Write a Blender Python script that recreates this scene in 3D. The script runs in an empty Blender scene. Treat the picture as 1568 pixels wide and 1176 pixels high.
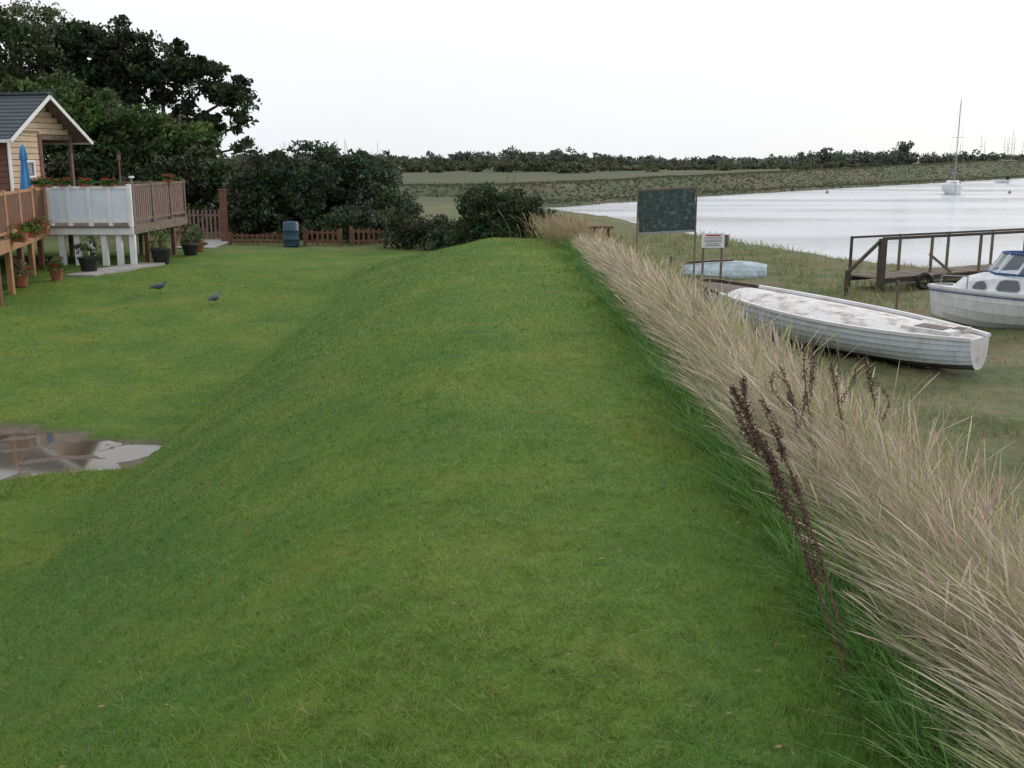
import bpy, math, numpy as np
from mathutils import Vector, Matrix
rng=np.random.default_rng(7)
scene=bpy.context.scene
scene.view_settings.view_transform='Standard'
scene.view_settings.look='None'
scene.view_settings.exposure=0

# ------------------------------------------------------------ utilities
def ss(a,b,x):
    t=np.clip((np.asarray(x,float)-a)/(b-a),0,1); return t*t*(3-2*t)
def lerp(a,b,t): return a+(b-a)*t
def nz(x,y,scale,seed,octv=3):
    r=np.random.default_rng(seed); out=0; amp=1; tot=0
    x=np.asarray(x,float); y=np.asarray(y,float)
    for o in range(octv):
        s=0
        for k in range(5):
            a=r.uniform(0,6.283); f=r.uniform(.6,1.5)/scale*(2**o); p=r.uniform(0,6.283)
            s=s+np.sin((x*math.cos(a)+y*math.sin(a))*f*6.283+p+1.3*np.sin((x*math.sin(a)-y*math.cos(a))*f*3.1+p*2))
        out=out+amp*s/5*1.6; tot+=amp; amp*=.55
    return np.clip(out/tot,-1,1)

def link(o,parent=None):
    scene.collection.objects.link(o)
    if parent is not None: o.parent=parent
    return o
def empty(name,loc=(0,0,0)):
    e=bpy.data.objects.new(name,None); e.empty_display_size=.3; e.location=loc
    return link(e)

def mesh_np(name,verts,faces,mat,col=None,smooth=False,parent=None,attrs=None):
    verts=np.asarray(verts,np.float32); faces=np.asarray(faces,np.int32)
    me=bpy.data.meshes.new(name); nv=len(verts); nf,k=faces.shape
    me.vertices.add(nv); me.vertices.foreach_set('co',verts.ravel())
    me.loops.add(nf*k); me.loops.foreach_set('vertex_index',faces.ravel())
    me.polygons.add(nf); me.polygons.foreach_set('loop_start',np.arange(0,nf*k,k,dtype=np.int32))
    me.polygons.foreach_set('loop_total',np.full(nf,k,np.int32))
    if smooth: me.polygons.foreach_set('use_smooth',np.ones(nf,bool))
    me.update(calc_edges=True)
    for nm,c in ([('Col',col)] if col is not None else [])+(attrs or []):
        a=me.color_attributes.new(nm,'FLOAT_COLOR','POINT')
        c4=np.ones((nv,4),np.float32); c4[:,:3]=c; a.data.foreach_set('color',c4.ravel())
    me.materials.append(mat)
    o=bpy.data.objects.new(name,me); return link(o,parent)

class NT:
    def __init__(s,name):
        s.m=bpy.data.materials.new(name); s.m.use_nodes=True; s.n=s.m.node_tree.nodes; s.l=s.m.node_tree.links
        s.p=s.n['Principled BSDF']; s.out=s.n['Material Output']
    def noise(s,scale,detail=4,rough=.6,vec=None):
        nd=s.n.new('ShaderNodeTexNoise'); nd.inputs['Scale'].default_value=scale; nd.inputs['Detail'].default_value=detail; nd.inputs['Roughness'].default_value=rough
        if vec is not None: s.l.new(vec,nd.inputs['Vector'])
        return nd.outputs['Fac']
    def ramp(s,fac,stops):
        nd=s.n.new('ShaderNodeValToRGB'); s.l.new(fac,nd.inputs[0]); e=nd.color_ramp.elements
        while len(e)<len(stops): e.new(.5)
        for i,(p,c) in enumerate(stops):
            e[i].position=p; e[i].color=(c[0],c[1],c[2],1) if not isinstance(c,(int,float)) else (c,c,c,1)
        return nd.outputs[0]
    def mix(s,f,a,b,mode='MIX'):
        nd=s.n.new('ShaderNodeMix'); nd.data_type='RGBA'; nd.blend_type=mode
        for i,v in ((0,f),(6,a),(7,b)):
            if isinstance(v,(int,float)): nd.inputs[i].default_value=v
            elif isinstance(v,tuple): nd.inputs[i].default_value=(v[0],v[1],v[2],1)
            else: s.l.new(v,nd.inputs[i])
        return nd.outputs[2]
    def bump(s,h,strength,dist,prev=None):
        nd=s.n.new('ShaderNodeBump'); nd.inputs['Strength'].default_value=strength; nd.inputs['Distance'].default_value=dist
        s.l.new(h,nd.inputs['Height'])
        if prev is not None: s.l.new(prev,nd.inputs['Normal'])
        return nd.outputs[0]
    def pos(s):
        return s.n.new('ShaderNodeNewGeometry').outputs['Position']
    def obj(s):
        return s.n.new('ShaderNodeTexCoord').outputs['Object']

def mat(name,c,rough=.6,var=.25,scale=3,bump=.15,metal=0,c2=None,stretch=None,spec=.4,dist=.02):
    t=NT(name); v=t.pos()
    if stretch:
        mp=t.n.new('ShaderNodeMapping'); mp.inputs['Scale'].default_value=stretch; t.l.new(v,mp.inputs[0]); v=mp.outputs[0]
    f=t.noise(scale,6,.65,v); f2=t.noise(scale*6,4,.6,v)
    d=c2 or tuple(x*(1-var) for x in c)
    col=t.ramp(f,[(.35,d),(.62,c)])
    col=t.mix(var*.8,col,t.ramp(f2,[(.3,0.35),(.7,1.0)]),'MULTIPLY')
    t.l.new(col,t.p.inputs['Base Color'])
    t.p.inputs['Roughness'].default_value=rough; t.p.inputs['Metallic'].default_value=metal
    t.p.inputs['Specular IOR Level'].default_value=spec
    t.l.new(t.bump(f2,bump,dist),t.p.inputs['Normal'])
    return t.m
def leafmat(name,trans=.3,rough=.6,spec=.25,tcol=(1,1.1,.5)):
    t=NT(name); a=t.n.new('ShaderNodeVertexColor'); a.layer_name='Col'
    t.l.new(a.outputs[0],t.p.inputs['Base Color']); t.p.inputs['Roughness'].default_value=rough
    t.p.inputs['Specular IOR Level'].default_value=spec
    tr=t.n.new('ShaderNodeBsdfTranslucent'); t.l.new(t.mix(1.0,a.outputs[0],tcol,'MULTIPLY'),tr.inputs[0])
    ms=t.n.new('ShaderNodeMixShader'); ms.inputs[0].default_value=trans
    t.l.new(t.p.outputs[0],ms.inputs[1]); t.l.new(tr.outputs[0],ms.inputs[2]); t.l.new(ms.outputs[0],t.out.inputs[0])
    return t.m

class B:
    def __init__(s,mats): s.v=[];s.f=[];s.mi=[];s.mats=mats if isinstance(mats,list) else [mats]
    def add(s,vs,fs,m=0):
        o=len(s.v); s.v+= [tuple(v) for v in vs]; s.f+=[tuple(i+o for i in f) for f in fs]; s.mi+=[m]*len(fs)
    def box(s,c,sz,m=0,R=None):
        hx,hy,hz=[q/2 for q in sz]; vs=[]
        for X in(-hx,hx):
            for Y in(-hy,hy):
                for Z in(-hz,hz):
                    p=Vector((X,Y,Z)); p=R@p if R else p; vs.append(p+Vector(c))
        s.add(vs,[(0,1,3,2),(4,6,7,5),(0,4,5,1),(2,3,7,6),(0,2,6,4),(1,5,7,3)],m)
    def b2(s,lo,hi,m=0):
        s.box([(a+b)/2 for a,b in zip(lo,hi)],[abs(b-a) for a,b in zip(lo,hi)],m)
    def beam(s,p,q,w,h,m=0):
        p=Vector(p);q=Vector(q);d=(q-p).normalized(); u=Vector((0,0,1))
        if abs(d.z)>.98: u=Vector((0,1,0))
        sd=d.cross(u).normalized(); up=sd.cross(d); vs=[]
        for e in(p,q):
            for a,b in((-1,-1),(1,-1),(1,1),(-1,1)): vs.append(e+sd*a*w/2+up*b*h/2)
        s.add(vs,[(0,1,2,3),(7,6,5,4),(0,4,5,1),(1,5,6,2),(2,6,7,3),(3,7,4,0)],m)
    def cyl(s,p,q,r1,r2,n=8,m=0):
        p=Vector(p);q=Vector(q);d=(q-p).normalized(); u=Vector((0,0,1)) if abs(d.z)<.95 else Vector((1,0,0))
        a=d.cross(u).normalized(); b=a.cross(d)
        r=[]
        for e,rr in((p,r1),(q,r2)):
            r.append([e+a*math.cos(2*math.pi*i/n)*rr+b*math.sin(2*math.pi*i/n)*rr for i in range(n)])
        s.loft(r,m)
    def loft(s,rings,m=0,cap=True,closed=True):
        n=len(rings[0]); vs=[v for r in rings for v in r]; fs=[]
        for i in range(len(rings)-1):
            for j in range(n if closed else n-1):
                k=(j+1)%n; fs.append((i*n+j,i*n+k,(i+1)*n+k,(i+1)*n+j))
        if cap: fs.append(tuple(range(n))[::-1]); fs.append(tuple((len(rings)-1)*n+j for j in range(n)))
        s.add(vs,fs,m)
    def obj(s,name,parent=None,smooth=False,M=None,bevel=0,angle=None):
        me=bpy.data.meshes.new(name); me.from_pydata(s.v,[],s.f)
        for mm in s.mats: me.materials.append(mm)
        me.polygons.foreach_set('material_index',s.mi)
        if smooth: me.polygons.foreach_set('use_smooth',[True]*len(s.f))
        me.update()
        import bmesh
        bm=bmesh.new(); bm.from_mesh(me); bmesh.ops.recalc_face_normals(bm,faces=bm.faces); bm.to_mesh(me); bm.free()
        if smooth and angle: 
            try: me.set_sharp_from_angle(angle=math.radians(angle))
            except Exception: pass
        o=bpy.data.objects.new(name,me); link(o,parent)
        if M is not None: o.matrix_world=M
        return o

# ------------------------------------------------------------ terrain
WL=-2.3
NX=[-400,-12,-4,0,4,7,9,11.2,13,17,25,60,400]; NY=[86,84,79,74,66,58,52,43,39.5,37,35.5,30,10]
FX=[-400,-12,-4,5.4,20,48,112,200,400,2500]; FY=[78,80,83,91,114,151,232,330,480,700]
LX=[0,20,48,112,200]; LZ=[-.9,-.6,-.1,1.3,1.3]
def mudmask(x,y):
    dx=x+6.75; dy=y-12.35
    a=-.22; u=dx*math.cos(a)+dy*math.sin(a); v=-dx*math.sin(a)+dy*math.cos(a)
    d=np.sqrt((u/2.75)**2+(v/(1.15+.16*np.clip(-u,0,3)))**2)+.22*nz(x,y,1.2,5)
    return 1-ss(.84,1.04,d)
def crest0(y): return -.55+.2*np.sin(y*.35)
def Hh(x,y,detail=True):
    x=np.asarray(x,float); y=np.asarray(y,float)
    lawn=-1.78+.68*ss(12,28,y)+.12*ss(-6,-12,x)
    marsh=-1.55
    tl_=np.clip((crest0(y)-x)/3.55,0,1.0)
    sL=tl_**1.45; sL=np.where(tl_>.94,lerp(.94**1.45,1,ss(.88,1.06,tl_)/ss(.88,1.06,1.0)*0+ (tl_-.94)/.06),sL)
    z=np.where(x<.3,lerp(0,lawn,sL),lerp(0,marsh,ss(1.0,4.7,x)))
    z=z-.05*np.clip(x,-1,1)**2
    z=z-.12*ss(9,24,y)*(1-ss(2,4,abs(x)))
    bg=lerp(-1.1,-1.55,ss(-2,5,x))
    z=lerp(z,bg,ss(23,33,y))
    if detail:
        z=z+.030*nz(x,y,2.3,1)+.012*nz(x,y,.6,2,2)
        z=z+.08*nz(x,y,3.5,3)*ss(4.4,6.5,x)+.02*nz(x,y,.5,4)*ss(4.4,6,x)
    md=mudmask(x,y); z=z-.06*md+.05*md*nz(x,y,.8,9)
    yn=np.interp(x,NX,NY)+1.0*nz(x,y,6,11); yf=np.interp(x,FX,FY)+1.5*nz(x,y,14,12)
    z=lerp(z,-2.18,ss(-11,-1.5,y-yn)*ss(5,10,x))
    d=y-yf; lev=np.interp(x,LX,LZ)+.12*nz(x,y,25,13)
    far=-2.0+(lev+2.0)*ss(7,20,d)-(lev+1.6)*.45*ss(25,40,d)
    far=lerp(far,-.3+2.0*ss(300,1500,y),ss(60,260,d))
    z=np.where(y>(yn+yf)/2,far,z)
    riv=ss(-1.5,2.5,y-yn)*ss(-2,4,-d)
    z=lerp(z,-3.3,riv)
    return z
xs=np.concatenate([-np.geomspace(2600,132,14),np.arange(-130,-30,3),np.arange(-30,-10,.4),np.arange(-10,8,.11),np.arange(8,30,.4),np.arange(30,130,2.2),np.geomspace(132,2600,14)])
ys=np.concatenate([[-400,-120,-50,-20],np.arange(-8,1.5,.4),np.arange(1.5,16,.1),np.arange(16,40,.22),np.arange(40,90,.7),np.arange(90,270,1.8),np.geomspace(272,3500,30)])
GX,GY=np.meshgrid(xs,ys); X=GX.ravel();Y=GY.ravel(); Z=Hh(X,Y)
nx,ny=len(xs),len(ys); idx=np.arange(nx*ny).reshape(ny,nx)
fc=np.stack([idx[:-1,:-1],idx[:-1,1:],idx[1:,1:],idx[1:,:-1]],-1).reshape(-1,4)
edge=1.25+.12*nz(X,Y,1.5,21)
lawnm=(1-ss(edge-.15,edge+.25,X))*(1-ss(30,36,Y))
mudm=mudmask(X,Y)
farm=ss(60,80,Y)
mask=np.stack([lawnm,mudm,farm],1)
_m=mudm>.8; PW=float(np.percentile(Z[_m],44))

t=NT('ground'); P=t.pos(); a=t.n.new('ShaderNodeVertexColor'); a.layer_name='Mask'
sep=t.n.new('ShaderNodeSeparateColor'); t.l.new(a.outputs[0],sep.inputs[0])
n1=t.noise(.9,5,.6,P); n2=t.noise(7,5,.7,P); n3=t.noise(60,4,.7,P); n4=t.noise(.06,5,.6,P)
g=t.ramp(n1,[(.30,(.075,.165,.028)),(.5,(.115,.205,.030)),(.70,(.18,.225,.038))])
g=t.mix(.45,g,t.ramp(n2,[(.3,.45),(.7,1.0)]),'MULTIPLY'); g=t.mix(.6,g,t.ramp(n3,[(.3,.4),(.7,1.0)]),'MULTIPLY')
ms=t.ramp(n1,[(.30,(.085,.115,.045)),(.48,(.14,.16,.07)),(.60,(.20,.175,.10)),(.72,(.18,.09,.06))])
ms=t.mix(.6,ms,t.ramp(n2,[(.3,.35),(.7,1.0)]),'MULTIPLY')
fr=t.ramp(n4,[(.32,(.062,.080,.042)),(.5,(.085,.095,.052)),(.66,(.11,.095,.062))])
mu=t.ramp(n2,[(.3,(.06,.045,.032)),(.7,(.15,.115,.085))])
c=t.mix(sep.outputs[0],ms,g); c=t.mix(sep.outputs[1],c,mu); c=t.mix(sep.outputs[2],c,fr)
t.l.new(c,t.p.inputs['Base Color'])
rr=t.mix(sep.outputs[1],(.9,.9,.9),(.38,.38,.38)); t.l.new(rr,t.p.inputs['Roughness']); t.p.inputs['Specular IOR Level'].default_value=.2
t.l.new(t.bump(n3,.5,.02,t.bump(n2,.5,.05)),t.p.inputs['Normal'])
mesh_np('ground',np.stack([X,Y,Z],1),fc,t.m,smooth=True,attrs=[('Mask',mask)])

# ------------------------------------------------------------ water
t=NT('river_water'); P=t.pos()
mp=t.n.new('ShaderNodeMapping'); mp.inputs['Rotation'].default_value=(0,0,.35); mp.inputs['Scale'].default_value=(.30,1.0,1); t.l.new(P,mp.inputs[0])
w1=t.noise(1.1,7,.72,mp.outputs[0]); w2=t.noise(.12,3,.5,mp.outputs[0])
t.p.inputs['Base Color'].default_value=(.52,.55,.58,1); 
t.l.new(t.ramp(w2,[(.35,.08),(.65,.20)]),t.p.inputs['Roughness'])
t.p.inputs['Specular IOR Level'].default_value=1.0; t.p.inputs['IOR'].default_value=1.6
t.l.new(t.bump(w1,.9,.22),t.p.inputs['Normal'])
b=B(t.m); b.add([(-400,28,WL),(900,28,WL),(900,800,WL),(-400,800,WL)],[(0,1,2,3)]); 
b.obj('river')
t=NT('puddle_water'); t.p.inputs['Base Color'].default_value=(.08,.065,.05,1); t.p.inputs['Roughness'].default_value=.05
b=B(t.m); b.add([(-10.0,9.6,PW),(-4.3,9.6,PW),(-4.3,15.2,PW),(-10.0,15.2,PW)],[(0,1,2,3)]); b.obj('puddle')

# ------------------------------------------------------------ mown grass blades
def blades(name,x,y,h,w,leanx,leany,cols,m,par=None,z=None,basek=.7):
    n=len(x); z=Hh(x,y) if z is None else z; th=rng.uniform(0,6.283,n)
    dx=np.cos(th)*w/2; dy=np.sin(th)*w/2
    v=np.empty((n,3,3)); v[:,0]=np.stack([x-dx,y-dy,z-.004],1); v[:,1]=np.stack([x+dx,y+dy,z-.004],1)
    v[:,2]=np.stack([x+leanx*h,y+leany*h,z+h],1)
    cc=np.repeat(cols,3,0).reshape(n,3,3); cc[:,:2]*=basek  # blade roots darkened in vertex colour to stand for occlusion
    return mesh_np(name,v.reshape(-1,3),np.arange(3*n).reshape(-1,3),m,col=cc.reshape(-1,3),parent=par)
grassM=leafmat('grass_blade',.35,.5,.3,(1,1.05,.6)); dryM=leafmat('dry_grass',.35,.7,.2,(1,.95,.85)); leafM=leafmat('leaves',.22,.6,.25)
def grasscol(x,y,n):
    k=nz(x,y,1.4,31)[:,None]*.5+.5; k2=nz(x,y,.35,32)[:,None]*.5+.5; k3=nz(x,y*.35,1.6,33)[:,None]*.5+.5; k6=nz(x,y,.13,37,2)[:,None]*.5+.5
    c=lerp(np.array([.090,.235,.042]),np.array([.185,.305,.045]),np.clip(k*.7+k3*.5,0,1))
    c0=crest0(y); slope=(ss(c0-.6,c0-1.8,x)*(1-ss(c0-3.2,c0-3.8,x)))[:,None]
    c=lerp(c,np.array([.085,.215,.040]),slope*.65)  # bank side's shade mixed into the blade colour, along with its lusher green
    fl=ss(c0-3.2,c0-3.9,x)[:,None]; c=lerp(c,np.array([.235,.295,.042]),fl*.8); c=c*(1+.12*fl*nz(x*.5,y,1.1,38)[:,None])
    k5=nz(x,y,.9,36)[:,None]*.5+.5; right=(ss(-1.0,1.0,x)*(1-ss(6,14,y)))[:,None]
    c=lerp(c,np.array([.15,.30,.14]),np.clip((k5-.35)*1.6,0,1)*.55*right)
    c=lerp(c,np.array([.34,.29,.11]),np.clip((k2-.56)*2.4,0,1)*.55*(1-.5*right))
    cr=np.exp(-((x-.10+.2*np.sin(y*.5))/.6)**2)[:,None]; c=lerp(c,np.array([.32,.33,.075]),cr*.55*k3)
    c=c*lerp(.70,1.26,k6)
    c=c*rng.uniform(.6,1.4,(n,1)); d=rng.random(n)<.05; c[d]=np.array([.45,.37,.20])*rng.uniform(.6,1.2,(d.sum(),1))
    return c
n=540000
y=1.5*np.exp(rng.random(n)*math.log(27/1.5)); x=rng.uniform(-.8,.62,n)*(y+.6)
ok=(x<1.3+.12*nz(x,y,1.5,21))&(mudmask(x,y)<.35)&~((x<-9.5)&(y>24))&((nz(x,y,.16,42,2)+rng.normal(0,.4,n)>-.75)|(y>7)); x=x[ok];y=y[ok];n=len(x)
lod=np.maximum(1,y/4.0)
h=rng.uniform(.010,.030,n)*(1+.35*nz(x,y,.5,41)+.45*nz(x,y,.14,43,2))*lod**.1
tall=np.clip((x-.75)/.6,0,1); h*=1+2.4*tall*rng.random(n)
w=rng.uniform(.0022,.0042,n)*lod
tuft=mudmask(x,y+.9)*(1-mudmask(x,y)); h*=1+2.6*tuft*rng.random(n)
ls=np.where(x<.7,1.1,.6)
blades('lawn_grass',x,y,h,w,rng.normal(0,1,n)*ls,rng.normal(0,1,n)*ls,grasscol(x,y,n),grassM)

# ------------------------------------------------------------ tall dry grass
def stalks(name,x,y,h,w,lx,ly,cols,head,m,par=None,base_green=.5):
    n=len(x); z=Hh(x,y); T=np.array([0,.3,.6,.8,.92,1.0]); K=len(T)
    th=rng.uniform(0,6.283,n); wx=np.cos(th)*w/2; wy=np.sin(th)*w/2
    W=np.array([1,.9,.75,.7,.7,.15]); HD=np.array([0,0,0,1.8,2.4,.2])
    v=np.empty((n,K,2,3)); c=np.empty((n,K,2,3))
    for i,tt in enumerate(T):
        cx=x+lx*h*tt**1.7; cy=y+ly*h*tt**1.7; cz=z+h*tt*(1-.18*tt*np.hypot(lx,ly))
        ww=W[i]+HD[i]*head
        v[:,i,0]=np.stack([cx-wx*ww,cy-wy*ww,cz],1); v[:,i,1]=np.stack([cx+wx*ww,cy+wy*ww,cz],1)
        cc=lerp(cols*np.array([.55,.80,.45]),cols,min(1,.1+tt*1.3)) if base_green else cols
        c[:,i,0]=cc;c[:,i,1]=cc
    ix=np.arange(n*K*2).reshape(n,K,2)
    f=np.stack([ix[:,:-1,0],ix[:,:-1,1],ix[:,1:,1],ix[:,1:,0]],-1).reshape(-1,4)
    return mesh_np(name,v.reshape(-1,3),f,m,col=c.reshape(-1,3),parent=par)
tg=empty('tall_dry_grass',(0,0,0))
n=92000
y=1.3*np.exp(rng.random(n)*math.log(27/1.3)); e=1.30+.18*nz(y*0,y,1.3,51)
x=e+np.abs(rng.normal(0,1,n))*(.78+.30*(y<9))+.05
ok=(x<4.2)&(nz(x,y,.55,52)+rng.normal(0,.3,n)>-.25)&((x<2.5)|(rng.random(n)<.55)); e=e[ok]; x=x[ok];y=y[ok];n=len(x)
lod=np.maximum(1,y/4.2)**.85
h=rng.uniform(.20,.78,n)*np.clip((x-e+.25)*1.6,.5,1)*(1+.30*nz(x,y,.7,53))*(1-.28*ss(8,24,y)); 
w=rng.uniform(.0006,.0013,n)*lod*1.25
col=np.array([.62,.53,.43])*rng.uniform(.6,1.25,(n,1)); 
pk=rng.random(n)<.35; col[pk]*=np.array([.74,.65,.72]); gr=rng.random(n)<.30+.15*nz(x,y,.8,55); col[gr]=np.array([.27,.32,.14])*rng.uniform(.7,1.3,(gr.sum(),1)); 
lx=np.clip(rng.normal(-.42,.36,n)+.35*nz(x,y,.45,54),-.95,.6); ly=rng.normal(.08,.42,n)+.25*nz(x,y,.5,56)
stalks('stalks',x,y,h,w,lx,ly,np.clip(col,0,.9),rng.uniform(.3,2.4,n)*(rng.random(n)<.6),dryM,tg)
n=46000
y=1.5*np.exp(rng.random(n)*math.log(24/1.5)); x=1.1+np.abs(rng.normal(0,.75,n))+.1*nz(y*0,y,1.5,51)
stalks('understorey',x,y,rng.uniform(.05,.26,n)*(1+.4*nz(x,y,.4,57)),rng.uniform(.0025,.005,n)*np.maximum(1,y/6),rng.normal(-.3,.5,n),rng.normal(0,.5,n),np.array([.13,.26,.07])*rng.uniform(.5,1.4,(n,1)),np.zeros(n),grassM,tg)

# slope + marsh grass
n=75000
y=4*np.exp(rng.random(n)*math.log(46/4)); x=2.6+rng.random(n)**1.3*(y*.62+2)
ok=(y<np.interp(x,NX,NY)-.6)&(nz(x,y,2.2,61)>-.15-.5*(x<4.5))&~((x>3.3)&(x<10.5)&(y>13.5)&(y<21.5)&(rng.random(n)<.6))&~((x>4.5)&(x<7.4)&(y>27)&(y<30.4)&(rng.random(n)<.8)); x=x[ok];y=y[ok];n=len(x)
k=(nz(x,y,3,62)*.5+.5)[:,None]
far=(y>23)*ss(4,6,x)*(1-.8*ss(8,11,x))
h=np.where(x<4.6,rng.uniform(.16,.40,n),rng.uniform(.03,.12,n))*(1+far*1.9*(nz(x,y,4,63)>-.1)); w=rng.uniform(.003,.006,n)*np.maximum(1,y/8)
c=lerp(np.array([.15,.20,.08]),np.array([.36,.31,.19]),k)*rng.uniform(.55,1.35,(n,1)); rd=(nz(x,y,1.8,64)>.30)&(x>5)&(y<20); c[rd]*=np.array([.98,.42,.52])
stalks('marsh_grass',x,y,h,w,rng.normal(-.3,.4,n),rng.normal(0,.4,n),c,np.zeros(n),grassM)
n=2200; x=rng.normal(1.45,.38,n); y=rng.uniform(21,27,n)
stalks('reed_clump',x,y,rng.uniform(.25,.72,n),rng.uniform(.004,.010,n),rng.normal(-.3,.3,n),rng.normal(0,.2,n),np.array([.38,.31,.20])*rng.uniform(.5,1.2,(n,1)),rng.uniform(.3,1,n),dryM)

# ------------------------------------------------------------ leaves
def leafcloud(name,lobes,nclump,per,clr,size,base,parent=None,m=None,seed=1,squash=.7,shell=3.5,vary=.45,tone=None):
    r=np.random.default_rng(seed); L=np.array(lobes,float); vol=(L[:,3]*L[:,4]*L[:,5])**.75; pick=r.choice(len(L),nclump,p=vol/vol.sum())
    d=r.normal(0,1,(nclump,3)); d/=np.linalg.norm(d,axis=1)[:,None]; rad=r.random(nclump)**(1/shell)*r.uniform(.82,1.15,nclump)
    C=L[pick,:3]+d*rad[:,None]*L[pick,3:6]
    cr=clr*r.uniform(.55,1.35,nclump)
    cb=np.array(base)*(1+vary*r.uniform(-1,1,(nclump,1)))*(1+.18*r.uniform(-1,1,(nclump,3)))
    N=nclump*per; ci=np.repeat(np.arange(nclump),per)
    off=r.normal(0,1,(N,3)); off*=(r.random(N)**.5/np.linalg.norm(off,axis=1))[:,None]*1.15
    off[:,2]*=squash; Pp=C[ci]+off*cr[ci][:,None]
    ok=Pp[:,2]>Hh(Pp[:,0],Pp[:,1],False)-.05; Pp=Pp[ok]; ci=ci[ok]; N=len(Pp)
    s=size*r.uniform(.5,1.4,N)
    a=r.normal(0,1,(N,3)); a/=np.linalg.norm(a,axis=1)[:,None]; q=r.normal(0,1,(N,3)); bb=np.cross(a,q); bb/=np.linalg.norm(bb,axis=1)[:,None]
    v=np.empty((N,4,3)); v[:,0]=Pp-a*s[:,None]; v[:,2]=Pp+a*s[:,None]; v[:,1]=Pp+bb*s[:,None]*.55; v[:,3]=Pp-bb*s[:,None]*.55
    col=np.repeat(cb[ci]*r.uniform(.6,1.4,(N,1)),4,0)
    return mesh_np(name,v.reshape(-1,3),np.arange(4*N).reshape(-1,4),m or leafM,col=np.clip(col,0,1),parent=parent)
bark=mat('bark',(.09,.07,.05),.9,.4,4,.6,stretch=(3,3,.6))
def tree(name,base,lobes,nclump,per,clr,size,col,seed,r0=.28,**kw):
    e=empty(name,(0,0,0)); b=B(bark); r=np.random.default_rng(seed+100)
    bx,by,bz=base; L=np.array(lobes); top=L[:,:3].mean(0)
    pts=[Vector((bx,by,bz-.2))]; 
    for k in range(1,5): pts.append(Vector((lerp(bx,top[0],(k/4)**1.5)+r.normal(0,.12),lerp(by,top[1],k/4),lerp(bz,top[2],k/4))))
    for k in range(4): b.cyl(pts[k],pts[k+1],r0*(1-.17*k),r0*(1-.17*(k+1)),9)
    for l in L:
        s=pts[r.integers(2,4)]; c=Vector(l[:3]); mid=s.lerp(c,.5)+Vector((r.normal(0,.2),r.normal(0,.2),-.15))
        b.cyl(s,mid,r0*.42,r0*.26,7); b.cyl(mid,c,r0*.26,r0*.10,6)
        for q in range(5):
            dd=Vector(r.normal(0,1,3)); dd.normalize(); tip=c+Vector((dd.x*l[3],dd.y*l[4],dd.z*l[5]))*.95
            b.cyl(c.lerp(mid,.3*r.random()),tip,r0*.09,r0*.03,5)
    b.obj('trunk_and_limbs',e,True)
    leafcloud('foliage',lobes,nclump,per,clr,size,col,parent=e,seed=seed,**kw); return e

tree('oak_tree',(-18.4,53,-1.1),[(-21.5,53,6.4,2.5,2,1.9),(-19.0,52,6.5,2.1,2,1.7),(-16.6,52,6.0,1.7,1.6,1.3),(-14.6,52,5.3,1.4,1.4,1.15),(-13.2,51.5,4.6,1.1,1.1,1.0),
   (-17.2,52,3.6,2.1,1.6,1.5),(-14.5,51.5,3.2,.9,1.2,.8),(-12.9,51.5,3.3,.55,.7,.6),(-12.9,51.5,2.2,.5,.7,.45),(-13.2,51.5,1.1,.45,.6,.45),(-20,51,3.8,2.4,2,2.2)],500,78,.40,.125,(.034,.050,.024),11,r0=.34,shell=3)
tree('ash_tree',(-23.5,47,-1.1),[(-25,47,6.2,2.5,2,2.1),(-22.0,47,5.8,2.1,2,1.9),(-24.5,47,3.2,3,2,2.4),(-20,46.5,3.6,1.9,2,1.6),(-27,46,7,2,2,1.7)],380,90,.55,.12,(.036,.055,.022),12,r0=.3)
tree('field_maple_tree',(-15.8,42,-1.0),[(-17.6,42,3.1,1.9,1.5,1.4),(-15.4,42,2.9,1.7,1.5,1.4),(-13.2,42,2.0,1.6,1.3,1.3),(-19.5,42,3.2,1.9,1.5,1.5),(-15.5,41.5,1.2,2.6,1.3,1.3)],320,100,.48,.11,(.060,.095,.028),13,r0=.2)
tree('wispy_birch_tree',(-25.5,55,-1.1),[(-24.8,55,8.4,1.5,1.2,1.0),(-22.9,55,8.3,.8,.8,.7),(-27.5,55,8.2,1.6,1.2,1.1)],90,70,.5,.09,(.10,.11,.055),14,r0=.2)
leafcloud('dark_hedge',[(-13.6,40,.5,2.2,1.2,1.7),(-11.0,40,.3,2.0,1.2,1.5),(-17,40,.6,2.2,1.3,1.9),(-20.5,40,.6,2.2,1.3,1.9),(-9.2,39.5,-.2,1.3,1,1.1)],330,95,.45,.10,(.034,.050,.022),seed=21)
leafcloud('hawthorn_bush',[(-8.6,38,.6,1.3,1.3,1.3),(-7.0,38,1.05,1.35,1.4,1.25),(-5.3,38,.8,1.2,1.3,1.2),(-7.0,37.6,-.3,2.4,1.3,1.0),(-9.5,38,-.2,1.1,1.2,1.1),(-5.0,37.6,-.4,1.1,1.2,.8)],420,105,.36,.085,(.050,.072,.040),seed=22)
leafcloud('low_hedge',[(-3.3,33,-.45,1.0,.8,.65),(-2.3,32,-.55,1.0,.8,.5),(-5.0,35,-.5,1.2,.6,.6),(-1.6,31,-.7,.8,.6,.5),(-3.9,36,-.1,.8,.6,.7)],200,75,.25,.06,(.045,.064,.034),seed=23)
leafcloud('blackthorn_bush',[(-.7,27.2,.12,.7,.8,.85),(.25,27.0,.12,.7,.7,.75),(-.2,27,-.4,1.2,.8,.6),(-1.25,28,-.35,.55,.7,.5),(.95,27.2,-.25,.45,.5,.5)],330,95,.19,.05,(.050,.076,.034),seed=24)
b=B(bark)
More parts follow.
